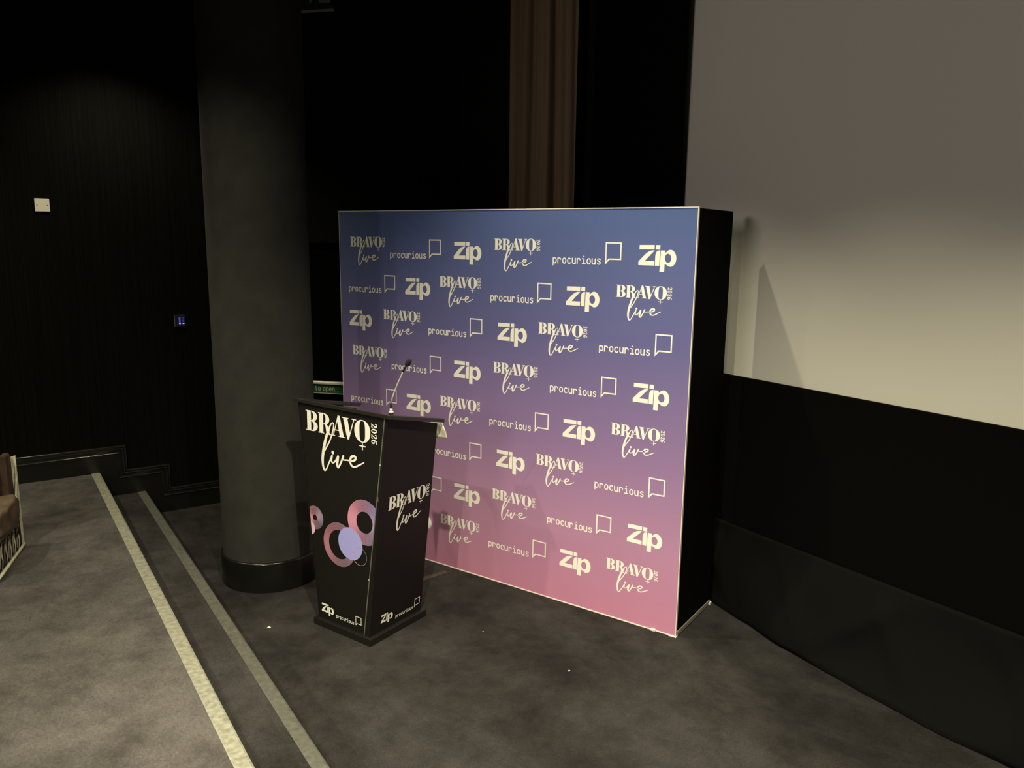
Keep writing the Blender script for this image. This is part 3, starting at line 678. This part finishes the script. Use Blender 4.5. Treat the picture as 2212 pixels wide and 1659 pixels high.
# ================================================================== bits on the floor
def scrap(x, y, r, label):
    rnd = random.Random(int(x * 1000)); bm = bmesh.new(); vs = []
    for k in range(7):
        a = 2 * PI * k / 7; rr = r * rnd.uniform(.6, 1.1); vs.append(bm.verts.new((rr * math.cos(a), rr * .7 * math.sin(a), 0.0015 + rnd.uniform(0, .35) * r)))
    t = bm.verts.new((0, 0, r * .55)); b = bm.verts.new((0, 0, 0.0005))
    for k in range(7): bm.faces.new((vs[k], vs[(k + 1) % 7], t)); bm.faces.new((vs[(k + 1) % 7], vs[k], b))
    o = bmobj('paper_scrap', bm, M['paper']); o.location = (x, y, 0); tag(o, label, 'scrap', 'white scraps on the carpet')
scrap(1.128, 3.987, 0.014, 'largest white scrap on the carpet, left of the lectern base')
scrap(2.221, 2.778, 0.007, 'tiny white scrap on the open carpet in front of the backdrop')
scrap(2.073, 3.336, 0.005, 'tiny white scrap on the carpet between lectern and backdrop foot')
cs = thing('light_gleam', 'flat pale brown strip painting a gleam of light on the carpet behind the lectern', 'light gleam', (2.13, 4.10, 0), math.radians(8))
hexa('gleam_strip', [(-0.25, -0.020, 0.001), (0.15, -0.020, 0.001), (0.15, 0.020, 0.001), (-0.25, 0.020, 0.001), (-0.25, -0.012, 0.008), (0.15, -0.012, 0.008), (0.15, 0.012, 0.008), (-0.25, 0.012, 0.008)], mat('gleam_brown', (0.045, 0.037, 0.026), 0.6), cs, 0.001)  # thin strip added as a gleam of light leaking under the backdrop

# ================================================================== tote with bags, far left
tx, ty, tz = 0.075, 4.91, 2 * RIS
td = Vector((-0.275, -0.961, 0)); trot = math.atan2(td.y, td.x)      # local x along the visible face, towards the camera; local y to the right of it
tb = thing('canvas_tote', 'open cream canvas tote with black print on the upper floor, at left edge', 'tote bag', (tx, ty, tz), trot)
LT, WT = 0.52, 0.34
def tw(name, pts, mt, th=0.006):
    o = mesh(name, pts, [tuple(range(len(pts)))], mt, tb); s_ = o.modifiers.new('thickness', 'SOLIDIFY'); s_.thickness = th; s_.offset = -1; return o
# local +y points away to the right of travel direction reversed, so the face is at y = 0 and the bag lies at y < 0
tw('side_wall', [(0, 0, 0.004), (LT, 0, 0.004), (LT, 0, 0.20), (0.20, 0.0, 0.195), (0.13, 0.0, 0.22), (0.06, 0.0, 0.30), (0.018, 0, 0.40), (0.008, 0, 0.515), (0, 0, 0.515)], M['canvas'])
tw('side_wall', [(0, -WT, 0.004), (LT, -WT, 0.004), (LT, -WT, 0.40), (0, -WT, 0.40)], M['canvas'])
tw('end_wall', [(0, 0, 0.004), (0, -WT, 0.004), (0, -WT, 0.40), (0, 0, 0.515)], M['canvas'])
tw('end_wall', [(LT, 0, 0.004), (LT, -WT, 0.004), (LT, -WT, 0.40), (LT, 0, 0.20)], M['canvas'])
tw('base', [(0, 0, 0.006), (LT, 0, 0.006), (LT, -WT, 0.006), (0, -WT, 0.006)], M['canvas'])
tube('hem_piping', [(0, 0.002, 0.012), (LT, 0.002, 0.012)], 0.011, M['canvas'], tb, 10)
A = Art(); A.poly([(0.045, 0.030), (0.505, 0.030), (0.505, 0.175), (0.20, 0.172), (0.12, 0.195), (0.055, 0.235)])
A.obj('black_lettering', M['black_print'], tb, Matrix.Translation((0, 0.0075, 0)))
A = Art()
for k in range(6):
    x0 = 0.085 + k * 0.074
    A.stroke([(x0, .165), (x0 + .022, .12), (x0 + .012, .075), (x0 + .034, .032)], [.010, .020, .016, .008], 6)
    A.stroke([(x0 + .032, .155), (x0 + .046, .10), (x0 + .060, .05)], [.006, .012, .006], 6)
A.obj('cream_strokes', M['canvas'], tb, Matrix.Translation((0, 0.009, 0)))
tube('handle', [(0.075 + 0.40 * t, 0.012, 0.188 + 0.006 * math.sin(t * 9)) for t in [i / 14 for i in range(15)]], 0.009, M['canvas'], tb, 10)
tube('handle_loop', [(0.125 + 0.020 * math.cos(a), 0.013, 0.11 + 0.040 * math.sin(a)) for a in [PI * i / 10 for i in range(11)]] , 0.005, M['black_print'], tb, 8)
for rx in (0.095, 0.19, 0.28):
    o = lathe('rivet', [(0, .006), (.006, .005), (.010, .002), (.010, 0)], M['brass'], tb, 16); o.matrix_local = Matrix.Translation((rx, 0.009, 0.160)) @ Matrix.Rotation(-PI / 2, 4, 'X')

def cushion(name, parent, c, rx, ry, rz, e, mt, seed, amp=0.06):
    rnd = random.Random(seed); ph = [rnd.uniform(0, 6) for _ in range(6)]
    bm = bmesh.new(); bmesh.ops.create_icosphere(bm, subdivisions=4, radius=1)
    for v in bm.verts:
        n = v.co.normalized(); q = [math.copysign(abs(t) ** e, t) for t in n]
        k = 1 + amp * (math.sin(4 * n.x + ph[0]) * math.sin(5 * n.y + ph[1]) + .6 * math.sin(9 * n.z + ph[2] + 3 * n.x) + .35 * math.sin(14 * n.x + ph[3]) * math.sin(11 * n.z + ph[4]))
        v.co = Vector((c[0] + rx * q[0] * k, c[1] + ry * q[1] * k, c[2] + rz * q[2] * k))
    return bmobj(name, bm, mt, parent, True)
pb = thing('leather_pouch', 'crumpled brown leather bag slumped over the rim of the cream tote', 'bag', (tx, ty, tz + .2), trot)
cushion('pouch_body', pb, (0.345, 0.004, 0.088), 0.168, 0.062, 0.080, 0.55, M['brown_leather'], 3, 0.055)
hb = thing('black_holdall', 'shiny black rounded holdall with brown end, standing in the cream tote', 'bag', (tx, ty, tz + .05), trot)
def dome(name, x0, x1, y0, y1, zt, rr, mt, n=20):
    prof = [(y0, 0)] + [(y0 + rr - rr * math.cos(a), zt - rr + rr * math.sin(a)) for a in [PI / 2 * k / n for k in range(n + 1)]] + [(y1 - rr + rr * math.sin(a), zt - rr + rr * math.cos(a)) for a in [PI / 2 * k / n for k in range(n + 1)]] + [(y1, 0)]
    k = len(prof); vs = [(x, y, z) for x in (x0, x1) for y, z in prof]
    fs = [(i, i + 1, k + i + 1, k + i) for i in range(k - 1)] + [tuple(range(k)), tuple(range(k, 2 * k))]
    bm = bmesh.new(); V = [bm.verts.new(v) for v in vs]
    for f in fs: bm.faces.new([V[i] for i in f])
    return bmobj(name, bm, mt, hb)
dome('body', 0.035, 0.160, -0.30, -0.052, 0.515, 0.085, M['dark_leather'])
dome('end_panel', 0.026, 0.110, -0.056, -0.012, 0.490, 0.021, M['dark_brown'])
tube('handle', [(0.10, -0.24 + 0.13 * t, 0.51 + 0.05 * math.sin(PI * t)) for t in [i / 10 for i in range(11)]], 0.009, M['dark_leather'], hb, 10)
